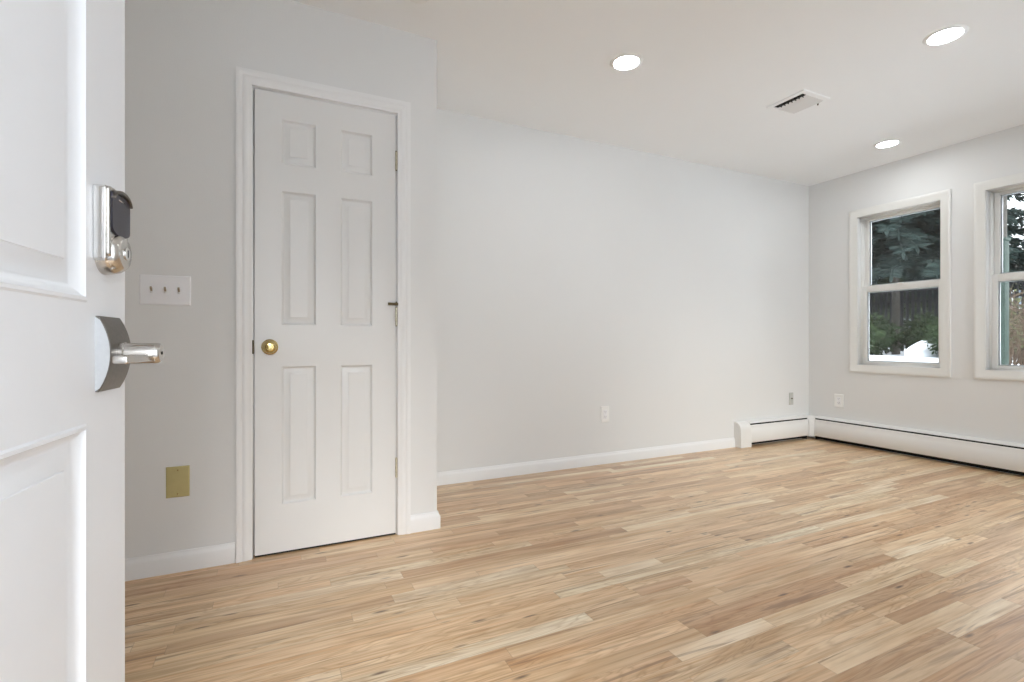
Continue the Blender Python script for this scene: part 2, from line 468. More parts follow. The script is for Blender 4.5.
bm = NB(); lathe(bm, [(0.011, 0.010), (0.010, 0.024), (0.014, 0.030), (0.024, 0.036), (0.0275, 0.044), (0.0265, 0.053), (0.021, 0.0595), (0.0165, 0.0608), (0.0150, 0.0590), (0.0105, 0.0595), (0.0090, 0.0615), (0.0, 0.0625)], 40, (0, -1, 0))
obj('knob', bm, brass_m, k)
bm = NB(); box(bm, -0.0065, 0.0, -0.0045, 0.004, -0.030, 0.030)
obj('strike_plate', bm, bronze_m, cd, bevel=0.002, loc=(-0.003, 0, 0.900))
def hinge(z0, z1):
    hg = empty('hinge', (CW + 0.002, -0.006, z0 - 0.012)); hg.parent = cd
    h = z1 - z0
    for q in range(5):
        bm = NB(); lathe(bm, [(0, q*h/5 + 0.0006), (0.0058, q*h/5 + 0.0006), (0.0058, (q+1)*h/5 - 0.0006), (0, (q+1)*h/5 - 0.0006)], 14)
        obj('knuckle', bm, hinge_m, hg)
    bm = NB(); lathe(bm, [(0, -0.004), (0.0035, -0.003), (0.0035, 0), (0.0030, 0.001), (0.0030, h - 0.001), (0.0048, h), (0.0048, h + 0.003), (0, h + 0.005)], 14)
    obj('hinge_pin', bm, bronze_m if z0 > 1 else hinge_m, hg)
    bm = NB(); box(bm, -0.0015, 0.012, 0.0045, 0.0065, 0, h)
    obj('hinge_leaf', bm, hinge_m, hg)
hinge(1.762, 1.850); hinge(1.012, 1.100); hinge(0.282, 0.372)
bm = NB()      # hinge-pin door stop, a small dark arm lying over the door face
lathe(bm, [(0, 0), (0.0085, 0), (0.0085, 0.013), (0, 0.013)], 16)
box(bm, -0.040, 0.0, -0.007, 0.002, 0.001, 0.0125)
lathe(bm, [(0, 0), (0.004, 0), (0.004, 0.006), (0, 0.006)], 10, (0, 0, 1), (0, 0, 0.013))
box(bm, 0.0, 0.016, -0.004, 0.001, 0.008, 0.0115)
obj('hinge_pin_stop', bm, bronze_m, cd, bevel=0.0012, loc=(CW + 0.002, -0.008, 1.097))

# closet jamb and casing
cz = empty('trim_1', (0, YC, 0))
tag(cz, 'white moulded casing around the closet door', 'door casing', kind='structure')
bm = NB()
box(bm, DX0 - JT, DX0, 0, 0.115, 0, DZ1); box(bm, DX1, DX1 + JT, 0, 0.115, 0, DZ1); box(bm, DX0 - JT, DX1 + JT, 0, 0.115, DZ1, DZ1 + JT)
# stops behind the slab close the gap
box(bm, DX0, DX0 + 0.010, 0.040, 0.070, 0, DZ1); box(bm, DX1 - 0.010, DX1, 0.040, 0.070, 0, DZ1); box(bm, DX0 + 0.010, DX1 - 0.010, 0.040, 0.070, DZ1 - 0.010, DZ1)
obj('jamb', bm, trim_m, cz)
CP = [(0.0, 0.0), (0.0, 0.009), (0.004, 0.011), (0.014, 0.0115), (0.018, 0.0145), (0.030, 0.0155), (0.036, 0.0135), (0.042, 0.0165), (0.052, 0.019), (0.060, 0.018), (0.060, 0.0)]   # (distance out from the opening edge, thickness)
def casing_frame(bm, x0, x1, z0, z1, prof, conv, closed=False):
    """mitred casing round an opening; conv(x, thickness, z) -> point"""
    def ring(o, t):
        if closed: return [(x0-o, z0-o), (x1+o, z0-o), (x1+o, z1+o), (x0-o, z1+o)]
        return [(x0-o, z0), (x0-o, z1+o), (x1+o, z1+o), (x1+o, z0)]
    rs = [[bm.verts.new(conv(x, t, z)) for x, z in ring(o, t)] for o, t in prof]
    m = len(rs)
    for a in range(m):
        A, B = rs[a], rs[(a+1) % m]
        for i in range(4 if closed else 3):
            j = (i+1) % 4
            bm.faces.new((A[i], A[j], B[j], B[i]))
    if not closed:
        bm.faces.new([r[0] for r in rs]); bm.faces.new([r[3] for r in rs][::-1])
    bmesh.ops.recalc_face_normals(bm, faces=bm.faces[:])
bm = NB(); casing_frame(bm, DX0 - 0.004, DX1 + 0.004, 0, DZ1 + 0.004, CP, lambda x, t, z: (x, -t, z))
obj('casing', bm, trim_m, cz)

# entry door, standing open at the left -------------------------------------
ed = empty('door_1', (-0.297, -0.0175, 0.012), math.radians(83.5))
tag(ed, 'white panelled entry door standing open at the left edge', 'door', kind='structure')
EW, EH = 0.914, 2.02
obj('door_slab', door_slab(EW, EH, 0.044, [(0.116, 0.402), (0.512, 0.798)],
    [(0.235, 0.822), (0.970, 1.580), (1.700, 1.900)],
    [(0, 0), (0.0025, -0.0022), (0.0065, -0.0022), (0.009, 0.0015), (0.0125, 0.0035), (0.0185, 0.0095), (0.022, 0.0100), (0.046, 0.0035), (0.047, 0.0020)]), edoor_m, ed, bevel=0.0)
bm = NB(); box(bm, EW, EW + 0.0012, 0.009, 0.035, 0.87, 0.95); box(bm, EW, EW + 0.0012, 0.009, 0.035, 1.02, 1.09)
obj('edge_plate', bm, nickel_m, ed)

# keypad deadbolt (local x to the free edge, -y out of the door)
kd = empty('keypad_deadbolt', (0.845, 0, 1.067 - 0.0)); kd.parent = ed
def rounded_rect(hw, z0, z1, r, n=6):
    pts = []
    for cx, cz_, a0 in ((hw - r, z1 - r, 0), (-hw + r, z1 - r, 90), (-hw + r, z0 + r, 180), (hw - r, z0 + r, 270)):
        for i in range(n + 1):
            a = math.radians(a0 + 90*i/n); pts.append((cx + r*math.cos(a), cz_ + r*math.sin(a)))
    return pts
bm = NB(); prism(bm, rounded_rect(0.0305, -0.0415, 0.0545, 0.004), -0.0135, 0, 'y')
obj('housing', bm, chrome_m, kd, bevel=0.0012)
# front shell, slightly smaller, bowed
bm = NB(); prism(bm, rounded_rect(0.0298, -0.036, 0.0540, 0.005), -0.0175, -0.0132, 'y')
obj('front_shell', bm, nickel_m, kd, bevel=0.002)
bm = NB()
pts = [(-0.0280, 0.0470), (0.0280, 0.0470)] + [(0.0280*math.cos(PI*i/14), 0.003 - 0.0095*math.sin(PI*i/14)) for i in range(15)]
prism(bm, pts, -0.0200, -0.0180, 'y'); obj('touchscreen', bm, screen_m, kd)
bm = NB()      # hood lip arching over the screen
lip = [(0.0285*math.cos(PI*i/16), 0.0385 + 0.0150*math.sin(PI*i/16)) for i in range(17)]
inn = [(0.0255*math.cos(PI*i/16), 0.0380 + 0.0110*math.sin(PI*i/16)) for i in range(17)]
prism(bm, lip + inn[::-1], -0.0235, -0.0180, 'y'); obj('hood', bm, nickel_dark, kd, bevel=0.001)
bm = NB()      # narrow pale strip of lettering band under the hood
box(bm, -0.009, 0.009, -0.0204, -0.0198, 0.0395, 0.0415); obj('badge', bm, nickel_m, kd)
bm = NB(); lathe(bm, [(0, 0.0), (0.0285, 0.0), (0.0275, 0.010), (0.0255, 0.017), (0.0215, 0.0230), (0.0185, 0.0250), (0, 0.0255)], 40, (0, -1, 0), (0, 0, -0.0285))
obj('cylinder_housing', bm, nickel_m, kd)
bm = NB(); lathe(bm, [(0, 0.025), (0.0085, 0.025), (0.0085, 0.0268), (0.0075, 0.0272), (0, 0.0272)], 24, (0, -1, 0), (0, 0, -0.0285))
lk = obj('lock_cylinder', bm, chrome_m, kd)
bm = NB(); box(bm, -0.0008, 0.0008, -0.0276, -0.0270, -0.0335, -0.0235); obj('keyway', bm, dark_m, lk)

# lever handle on a bowed plate
lv = empty('lever_handle', (0.854, 0, 0.9065)); lv.parent = ed
bm = NB()
R_, half = 0.095, 0.0485
pz = [(-half + 2*half*i/20) for i in range(21)]
bow = lambda z: 0.0035 + (math.sqrt(R_*R_ - z*z) - math.sqrt(R_*R_ - half*half))
prism(bm, [(0, -half)] + [(-bow(z), z) for z in pz] + [(0, half)], -0.033, 0.033, 'x')
obj('backplate', bm, nickel_dark, lv, bevel=0.0006)
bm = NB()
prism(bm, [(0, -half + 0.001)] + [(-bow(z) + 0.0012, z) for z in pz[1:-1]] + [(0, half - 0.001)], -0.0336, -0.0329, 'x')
obj('lit_side_face', bm, lit_side_m, lv)  # thin facing that carries the painted side light
bm = NB(); lathe(bm, [(0.0150, 0.010), (0.0150, 0.0215), (0.0142, 0.0225), (0.0138, 0.0230), (0.0138, 0.057), (0.0132, 0.0600), (0.0110, 0.0622), (0.0, 0.0630)], 36, (0, -1, 0))
obj('spindle_hub', bm, nickel_m, lv)
bm = NB()
box(bm, -0.100, 0.004, -0.0570, -0.0415, -0.0105, -0.001)
obj('lever', bm, nickel_m, lv, bevel=0.0022, seg=3)
bm = NB(); lathe(bm, [(0, 0.0626), (0.0022, 0.0628), (0.0022, 0.0633), (0, 0.0633)], 16, (0, -1, 0)); obj('privacy_pin', bm, dark_m, lv)

# ------------------------------------------------------------------ windows
def make_window(n, ya, yb, label, front=False):
    WZ0, WZ1 = (FZ0, FZ1) if front else (0.722, 2.036)
    e = empty('window_%d' % n, ((ya + yb)/2, YF, WZ0) if front else (XW, (ya + yb)/2, WZ0), -PI/2 if front else 0)
    tag(e, label, 'window', kind='structure')
    hw = (yb - ya)/2; hh = WZ1 - WZ0
    conv = lambda x, t, z: (-t, x, z)
    bm = NB(); casing_frame(bm, -hw, hw, 0, hh, [(0, 0), (0, 0.010), (0.004, 0.012), (0.040, 0.014), (0.050, 0.018), (0.062, 0.018), (0.066, 0.015), (0.066, 0)], conv, closed=True)
    obj('casing', bm, trim_m if False else wframe_m, e)
    # jamb liner boards
    bm = NB(); t = 0.004
    box(bm, -0.0, 0.055, -hw, -hw + t, 0, hh); box(bm, 0, 0.055, hw - t, hw, 0, hh)
    box(bm, 0, 0.055, -hw + t, hw - t, 0, t); box(bm, 0, 0.055, -hw + t, hw - t, hh - t, hh)
    obj('jamb', bm, trim_m, e)
    # vinyl frame
    bm = NB(); f = 0.010
    box(bm, 0.040, 0.140, -hw, -hw + f, 0, hh); box(bm, 0.040, 0.140, hw - f, hw, 0, hh)
    box(bm, 0.040, 0.140, -hw + f, hw - f, 0, 0.012); box(bm, 0.040, 0.140, -hw + f, hw - f, hh - 0.012, hh)
    obj('window_frame', bm, wframe_m, e)
    mid = 0.665 if not front else hh*0.5
    def sash(name, x0, x1, z0, z1, sb, st):
        s = 0.033
        bm = NB(); y0, y1 = -hw + f, hw - f
        box(bm, x0, x1, y0, y0 + s, z0, z1); box(bm, x0, x1, y1 - s, y1, z0, z1)
        box(bm, x0, x1, y0 + s, y1 - s, z0, z0 + sb); box(bm, x0, x1, y0 + s, y1 - s, z1 - st, z1)
        so = obj(name, bm, wframe_m, e, bevel=0.002)
        bm = NB(); xm = (x0 + x1)/2
        box(bm, xm - 0.002, xm + 0.002, y0 + s - 0.004, y1 - s + 0.004, z0 + sb - 0.004, z1 - st + 0.004)
        obj('pane', bm, glass_m, so, smooth=False)
        # pale glazing bead on the outside edge catching daylight
        bm = NB(); xb0, xb1 = xm + 0.0025, x1 - 0.001; d = 0.007
        ya_, yb_, za, zb = y0 + s, y1 - s, z0 + sb, z1 - st
        box(bm, xb0, xb1, ya_, ya_ + d, za, zb); box(bm, xb0, xb1, yb_ - d, yb_, za, zb)
        box(bm, xb0, xb1, ya_ + d, yb_ - d, za, za + d); box(bm, xb0, xb1, ya_ + d, yb_ - d, zb - d, zb)
        obj('glazing_bead', bm, trim_m, so)
        return so
    sash('upper_sash', 0.094, 0.124, mid, hh - 0.012, 0.040, 0.020)
    lo = sash('lower_sash', 0.058, 0.088, 0.012, mid + 0.034, 0.022, 0.052)
    bm = NB(); box(bm, 0.045, 0.060, -0.022, 0.022, mid + 0.028, mid + 0.040); obj('sash_lock', bm, wframe_m, lo, bevel=0.003)
make_window(1, *WY[0], 'double-hung window nearest the room corner, snow and hedge outside')
make_window(2, *WY[1], 'double-hung window cut by the right edge of the photo')
make_window(3, *WY[2], 'double-hung window beyond the right edge of the photo')

for i, (a_, b_) in enumerate(FWX):
    make_window(4 + i, a_, b_, 'double-hung window in the front wall, out of the photo behind the camera', True)

# ------------------------------------------------------------------ baseboard heaters
HD = 0.068
HOOD = [(0, 0), (0.004, 0), (0.004, 0.214), (0.030, 0.214), (0.048, 0.209), (0.056, 0.203), (0.058, 0.206), (0.050, 0.214), (0.036, 0.2195), (0, 0.2215)]
FRONT = [(0.0585, 0.190), (0.0615, 0.1925), (0.0665, 0.187), (0.0675, 0.156), (0.0710, 0.150), (0.0715, 0.046), (0.0650, 0.036), (0.060, 0.036), (0.060, 0.038), (0.064, 0.040), (0.0690, 0.048), (0.0690, 0.148), (0.0650, 0.154), (0.0640, 0.188)]
def heater(name, loc, rz, length, label, endcap, corner):
    """local x runs along the wall, -y into the room"""
    e = empty(name, loc, rz); tag(e, label, 'heater')
    x0 = 0.135 if endcap else 0.0
    bm = NB(); prism(bm, [(-d, z) for d, z in HOOD], x0, length, 'x'); obj('hood', bm, heat_m, e)
    bm = NB(); prism(bm, [(-d, z) for d, z in FRONT], x0, length, 'x'); obj('front_cover', bm, heat_m, e)
    bm = NB()
    tube(bm, [(x0 + 0.002, -0.034, 0.085), (length - 0.002, -0.034, 0.085)], 0.011, 12)
    nf = int((length - x0 - 0.06)/0.009)
    for i in range(nf):
        xx = x0 + 0.03 + i*0.009
        box(bm, xx, xx + 0.0006, -0.058, -0.009, 0.055, 0.115)
    obj('heating_element', bm, fin_m, e)
    bm = NB(); box(bm, x0, length, -0.0052, -0.0041, 0.002, 0.205); box(bm, length - 0.003, length - 0.001, -0.056, -0.0055, 0.002, 0.204); box(bm, x0 + 0.001, x0 + 0.003, -0.056, -0.0055, 0.002, 0.204)
    obj('slot_shade', bm, dark_m, e)  # dark back and end plates stand in for shade inside the slot
    # damper blade just below the slot
    bm = NB(); box(bm, x0, length, -0.056, -0.006, 0.180, 0.182); obj('damper', bm, dark_m, e)
    if endcap:
        P = [(0, 0), (0, 0.222), (0.022, 0.2215), (0.038, 0.217), (0.053, 0.207), (0.064, 0.192), (0.0705, 0.174), (0.0735, 0.15), (0.0735, 0)]
        bm = NB(); prism(bm, [(-d, z) for d, z in P], 0, 0.1355, 'x'); obj('end_cap', bm, heat_m, e, bevel=0.003)
    return e
heater('baseboard_heater', (3.668, YB, 0), 0, 0.918, 'short white baseboard heater with end cap on the back wall', True, False)
h2 = heater('baseboard_heater', (XW, 3.020, 0), -PI/2, 3.0, 'long white baseboard heater under the windows', False, False)
P = [(0.113, 0.0), (0.113, 0), ]
bm = NB()
foot = [(0.003, -0.001), (0.003, -0.070), (-0.043, -0.118), (-0.111, -0.118), (-0.111, -0.001)]
# corner cover: footprint in h2's local frame (x towards the camera side, y to the wall)
def loc2(p): return (3.020 - p[1], p[0] - XW)
foot = [loc2(q) for q in ((XW - 0.001, 3.022), (4.6245, 3.022), (4.592, 3.048), (4.592, YB - 0.001), (XW - 0.001, YB - 0.001))]
foot_in = [loc2(q) for q in ((XW - 0.001, 3.024), (4.660, 3.030), (4.604, 3.082), (4.604, YB - 0.001), (XW - 0.001, YB - 0.001))]
lo_ = [bm.verts.new((x, y, 0.030)) for x, y in foot]; md_ = [bm.verts.new((x, y, 0.180)) for x, y in foot]; hi_ = [bm.verts.new((x, y, 0.216)) for x, y in foot_in]
for P_, Q_ in ((lo_, md_), (md_, hi_)):
    for i in range(5): bm.faces.new((P_[i], P_[(i+1) % 5], Q_[(i+1) % 5], Q_[i]))
bm.faces.new(lo_[::-1]); bm.faces.new(hi_)
bmesh.ops.recalc_face_normals(bm, faces=bm.faces[:])
obj('corner_cover', bm, heat_m, h2, bevel=0.003)

# ------------------------------------------------------------------ switch, outlets, plates
def plate_bm(hw, hh, t=0.006, b=0.004):
    bm = NB()
    A = [bm.verts.new(p) for p in ((-hw, 0, -hh), (hw, 0, -hh), (hw, 0, hh), (-hw, 0, hh))]
    Bm = [bm.verts.new(p) for p in ((-hw, -t*0.4, -hh), (hw, -t*0.4, -hh), (hw, -t*0.4, hh), (-hw, -t*0.4, hh))]
    D = [bm.verts.new((sx*(hw-b), -t, sz*(hh-b))) for sx, sz in ((-1, -1), (1, -1), (1, 1), (-1, 1))]
    for P_, Q_ in ((A, Bm), (Bm, D)):
        for i in range(4): bm.faces.new((P_[i], P_[(i+1) % 4], Q_[(i+1) % 4], Q_[i]))
    bm.faces.new(A[::-1]); bm.faces.new(D)
    bmesh.ops.recalc_face_normals(bm, faces=bm.faces[:])
    return bm
sw = empty('light_switch', (-0.391, YC, 1.139))
tag(sw, 'white triple toggle switch plate left of the closet door', 'light switch')
obj('plate', plate_bm(0.0865, 0.060), plate_m, sw, bevel=0.001)
for q in (-0.046, 0, 0.046):
    bm = NB(); box(bm, q - 0.0052, q + 0.0052, -0.0068, -0.0058, -0.0125, 0.0125); obj('toggle_slot', bm, plate_m, sw)
    bm = NB(); prism(bm, [(-0.006, -0.006), (-0.006, 0.005), (-0.019, 0.0125), (-0.0205, 0.0065)], q - 0.0036, q + 0.0036, 'x')
    obj('toggle', bm, steel_m, sw, bevel=0.0008)
    for zz in (-0.030, 0.030):
        bm = NB(); lathe(bm, [(0, 0.0055), (0.0032, 0.0055), (0.0032, 0.0066), (0, 0.0070)], 12, (0, -1, 0), (q, 0, zz)); obj('screw', bm, oplate_m, sw)

bp_ = empty('blank_plate', (-0.3495, YC, 0.364))
tag(bp_, 'brass blank wall plate low on the wall left of the closet door', 'wall plate')
obj('plate', plate_bm(0.0405, 0.0625, 0.0055, 0.003), brassplate_m, bp_, bevel=0.0008)
for zz in (-0.048, 0.048):
    bm = NB(); lathe(bm, [(0, 0.005), (0.003, 0.005), (0.003, 0.0060), (0, 0.0064)], 12, (0, -1, 0), (0, 0, zz)); obj('screw', bm, brass_m, bp_)

def outlet(name, loc, rz, label, cat, hw=0.038, hh=0.062):
    e = empty(name, loc, rz); tag(e, label, cat)
    obj('plate', plate_bm(hw, hh), oplate_m, e, bevel=0.001)
    bm = NB(); box(bm, -0.0175, 0.0175, -0.0075, -0.0055, -0.034, 0.034); ins = obj('receptacle', bm, plate_m, e, bevel=0.0008)
    for zz in (-0.019, 0.019):
        bm = NB(); box(bm, -0.0075, -0.0055, -0.0078, -0.0074, zz - 0.002, zz + 0.006); box(bm, 0.0055, 0.0075, -0.0078, -0.0074, zz - 0.002, zz + 0.006)
        lathe(bm, [(0, 0.0074), (0.0022, 0.0074), (0.0022, 0.0078), (0, 0.0078)], 10, (0, -1, 0), (0, 0, zz - 0.008))
        obj('socket_holes', bm, M('socket_hole', (0.08, 0.08, 0.08), 0.8) if 'socket_hole' not in bpy.data.materials else bpy.data.materials['socket_hole'], ins)
    return e
outlet('power_outlet', (2.280, YB, 0.377), 0, 'white power outlet low in the middle of the back wall', 'outlet')
outlet('power_outlet', (XW, 2.832, 0.386), -PI/2, 'white power outlet under the corner side of the window wall', 'outlet', 0.042, 0.060)
jp = empty('coax_plate', (4.432, YB, 0.388))
tag(jp, 'small grey cable jack plate on the back wall above the heater', 'wall plate')
obj('plate', plate_bm(0.030, 0.058), greyplate_m, jp, bevel=0.001)
bm = NB(); lathe(bm, [(0, 0.005), (0.0065, 0.005), (0.0065, 0.008), (0.0045, 0.008), (0.0045, 0.015), (0, 0.015)], 16, (0, -1, 0), (0.002, 0, 0.002)); obj('jack', bm, bronze_m, jp)

# ------------------------------------------------------------------ ceiling fixtures
def downlight():
    e = empty('recessed_light', (0, 0, H))
    bm = NB(); lathe(bm, [(0.066, 0.0), (0.066, -0.0030), (0.0690, -0.0065), (0.078, -0.0060), (0.087, -0.0010), (0.087, 0.0)], 56)
    obj('trim_ring', bm, ceil_m, e)
    bm = NB(); lathe(bm, [(0, -0.0020), (0.0662, -0.0022)], 56)
    for f in bm.faces:
        if f.normal.z > 0: f.normal_flip()
    obj('diffuser', bm, lamp_m, e)
    return e
d0 = downlight()
spots = [(1.718, 2.157, 'lit round recessed light in the ceiling nearest the closet'),
         (2.985, 1.290, 'lit round recessed light at the top right of the photo'),
         (4.222, 2.188, 'lit round recessed light nearest the windows and room corner'),
         (1.718, 0.42, 'round recessed light above the front wall side, left one out of the photo'),
         (4.222, 0.42, 'round recessed light by the windows beyond the right edge')]
for i, (x, y, lb) in enumerate(spots):
    o = d0 if i == 0 else copy_tree(d0)
    o.location = (x, y, H); tag(o, lb, 'ceiling light', 'round recessed ceiling lights')

vt = empty('ceiling_vent', (2.986, 2.056, H))
tag(vt, 'square white louvred air vent in the ceiling between the lights', 'vent')
bm = NB(); casing_frame(bm, -0.098, 0.098, -0.098, 0.098, [(0, 0), (0, 0.008), (0.006, 0.009), (0.026, 0.006), (0.030, 0.0015), (0.030, 0)], lambda x, t, z: (x, z, -t), closed=True)
obj('vent_frame', bm, ceil_m, vt)
bm = NB(); box(bm, -0.098, 0.098, -0.098, 0.098, -0.0020, -0.0005); obj('dark_duct', bm, dark_m, vt)
for i in range(7):        # curved blades throwing the air sideways
    bm = NB()
    xx = -0.054 + i*0.0218
    P = [(xx + 0.0170*q, -0.0030 - 0.0110*q**1.5) for q in [k_/6 for k_ in range(7)]]
    prism(bm, P + [(a + 0.0006, b - 0.0012) for a, b in P[::-1]], -0.097, 0.097, 'y')
    obj('louvre', bm, ceil_m, vt)
for yy in [-0.072 + 0.024*q for q in range(7)]:
    bm = NB(); box(bm, -0.088, -0.050, yy - 0.001, yy + 0.001, -0.010, -0.003); obj('rear_fin', bm, fin_m, vt)
bm = NB(); tube(bm, [(0.106, -0.060, -0.006), (0.106, -0.060, -0.020)], 0.0045, 8); obj('damper_lever', bm, nickel_dark, vt)

sd = empty('smoke_detector', (0.556, 2.094, H)); 
tag(sd, 'round white smoke detector on the ceiling at the top edge above the closet', 'smoke detector')
bm = NB(); lathe(bm, [(0, 0), (0.062, 0), (0.062, -0.010), (0.058, -0.012), (0.055, -0.026), (0.045, -0.032), (0, -0.034)], 40); obj('housing', bm, oplate_m, sd)
bm = NB(); lathe(bm, [(0.0625, -0.0105), (0.0585, -0.0135), (0.0600, -0.0105)], 40); obj('vent_slot', bm, dark_m, sd)

# added roof, screen and deck, unseen, blocking light at the entry doorway
pr = empty('light_blocker', (0.16, -0.17, 0)); tag(pr, 'white roof and low screen on two posts, added unseen to shade the entry door', 'light_blocker', kind='structure')
bm = NB(); box(bm, -1.3, 1.15, -2.0, 0, 2.22, 2.34); obj('blocker_roof', bm, trim_m, pr)
bm = NB(); box(bm, -1.25, 1.10, -1.93, -1.87, -0.2, 0.80); obj('blocker_screen', bm, trim_m, pr)
for xx in (-1.2, 1.05):
    bm = NB(); box(bm, xx - 0.05, xx + 0.05, -1.95, -1.85, -0.2, 2.22); obj('blocker_post', bm, trim_m, pr)
bm = NB(); box(bm, -1.3, 1.15, -2.0, 0, -0.16, -0.03); obj('blocker_deck', bm, M('grey_deck', (0.25, 0.25, 0.26), 0.7, noise=(5, 0.1)), pr)

# ------------------------------------------------------------------ outside: snow, shrubs, fence, trees
def ground_h(x, y):
    if x < 4.9: return -0.18
    t = min(1, max(0, (x - 4.9)/3.2)); t = t*t*(3 - 2*t)
    h = -0.18 + 0.76*t
    return h + 0.02*math.sin(x*1.3 + y*0.7)*t + 0.015*math.sin(y*2.1)*t + max(0, x - 15)*0.02
bm = NB()
xs = [-26, -12, -5, 0, 3, 4.9] + [5.2 + 0.4*i for i in range(8)] + [8.5 + 0.75*i for i in range(20)] + [25, 30, 40, 55]
ys = [-40, -25, -12, -6, -0.8, -0.2] + [0.4 + 0.8*i for i in range(30)] + [26, 32, 45, 60]
# ground everywhere except under the house
V = {}
def gv(i, j):
    if (i, j) not in V:
        V[(i, j)] = bm.verts.new((xs[i], ys[j], ground_h(xs[i], ys[j])))
    return V[(i, j)]
for i in range(len(xs)-1):
    for j in range(len(ys)-1):
        bm.faces.new((gv(i, j), gv(i+1, j), gv(i+1, j+1), gv(i, j+1)))
tag(obj('ground', bm, snow_m), 'snow covered yard outside the windows', 'ground', kind='structure')

# snow mound lying in the gap of the hedge
bm = NB(); bmesh.ops.create_icosphere(bm, subdivisions=4, radius=1)
for v in bm.verts:
    v.co = Vector((v.co.x*0.50, v.co.y*0.27, v.co.z*0.28))
    v.co += Vector((0, 0, 0.06*math.sin(v.co.x*7)*math.cos(v.co.y*6)))
o = obj('snow_mound', bm, snow_m, loc=(12.9, 5.98, ground_h(12.9, 6.0) + 0.05))
tag(o, 'white mound of snow in the gap of the dark hedge', 'snow')

def foliage(bm, c, rad, n, size, rnd, squash=1.0, shell=0.55):
    """many small leaf blades filling a rounded volume"""
    for _ in range(n):
        d = Vector((rnd.gauss(0, 1), rnd.gauss(0, 1), rnd.gauss(0, 1))).normalized()
        r = rnd.uniform(shell, 1.0) * (1 + 0.12*math.sin(d.x*5 + d.z*4) + 0.08*math.sin(d.y*9))
        p = Vector(c) + Vector((d.x*rad[0], d.y*rad[1], d.z*rad[2]))*r
        t = (d + Vector((rnd.gauss(0, .6), rnd.gauss(0, .6), rnd.gauss(0, .6)))).normalized()
        s = t.cross(Vector((rnd.gauss(0, 1), rnd.gauss(0, 1), rnd.gauss(0, 1)))).normalized()
        L_ = size*rnd.uniform(0.6, 1.4)
        a, b, m1, m2 = p, p + t*L_, p + t*L_*0.5 + s*L_*0.22, p + t*L_*0.5 - s*L_*0.22
        bm.faces.new([bm.verts.new(q) for q in (a, m1, b, m2)])
def shrub(x, y, rx, ry, rz, seed, label):
    rnd = random.Random(seed)
    z = ground_h(x, y)
    e = empty('evergreen_shrub', (x, y, z)); tag(e, label, 'shrub', 'clipped evergreen shrubs in front of the fence')
    bm = NB(); foliage(bm, (0, 0, rz*0.72), (rx, ry, rz*0.80), 5200, 0.085, rnd, shell=0.62)
    for f in bm.faces: f.smooth = False
    # solid inner mass
    r = bmesh.ops.create_icosphere(bm, subdivisions=3, radius=1)
    for v in r['verts']:
        k = 0.84 + 0.10*math.sin(v.co.x*8 + seed)*math.cos(v.co.y*7 + v.co.z*5)
        v.co = Vector((v.co.x*rx*k, v.co.y*ry*k, v.co.z*rz*0.8*k + rz*0.72))
    obj('foliage', bm, hedge_m, e, smooth=False)
    bm = NB()
    for q in range(4):
        a = q*1.7; tube(bm, [(0.05*math.cos(a), 0.05*math.sin(a), -0.05), (rx*0.3*math.cos(a), ry*0.3*math.sin(a), rz*0.7)], [0.03, 0.015], 6)
    obj('stem', bm, bark_m, e)
SH = [(13.2, 8.95, 0.8, 0.78, 0.64), (13.0, 7.35, 0.85, 0.80, 0.66), (13.9, 6.20, 0.55, 0.62, 0.62), (12.9, 5.05, 0.85, 0.70, 0.66),
      (13.4, 3.55, 0.85, 0.78, 0.66), (13.3, 10.55, 0.85, 0.78, 0.66)]
SL = ['rounded dark green shrub further left than the near window shows', 'broad dark green shrub filling the left of the near window',
      'dark green shrub behind the snow mound', 'dark green shrub right of the snow mound',
      'dark green shrub between the two windows', 'leftmost dark green shrub at the end of the hedge']
for i, (a, l) in enumerate(zip(SH, SL)): shrub(*a, 40 + i, l)

# fence of vertical dark boards
fe = empty('board_fence', (16.2, 8.5, ground_h(16.2, 8)))
tag(fe, 'dark vertical board fence behind the hedge', 'fence')
bm = NB()
for i in range(110):
    y = -7 + i*0.135
    box(bm, -0.012, 0.012, y, y + 0.080, 0.03, 1.72)
obj('boards', bm, fence_m, fe)
bm = NB(); box(bm, 0.012, 0.06, -7, 7.85, 0.35, 0.44); box(bm, 0.012, 0.06, -7, 7.85, 1.40, 1.49); obj('rails', bm, fence_m, fe)
bm = NB(); box(bm, -0.02, 0.03, -7, 7.85, 1.722, 1.75); obj('top_cap', bm, fence_m, fe)

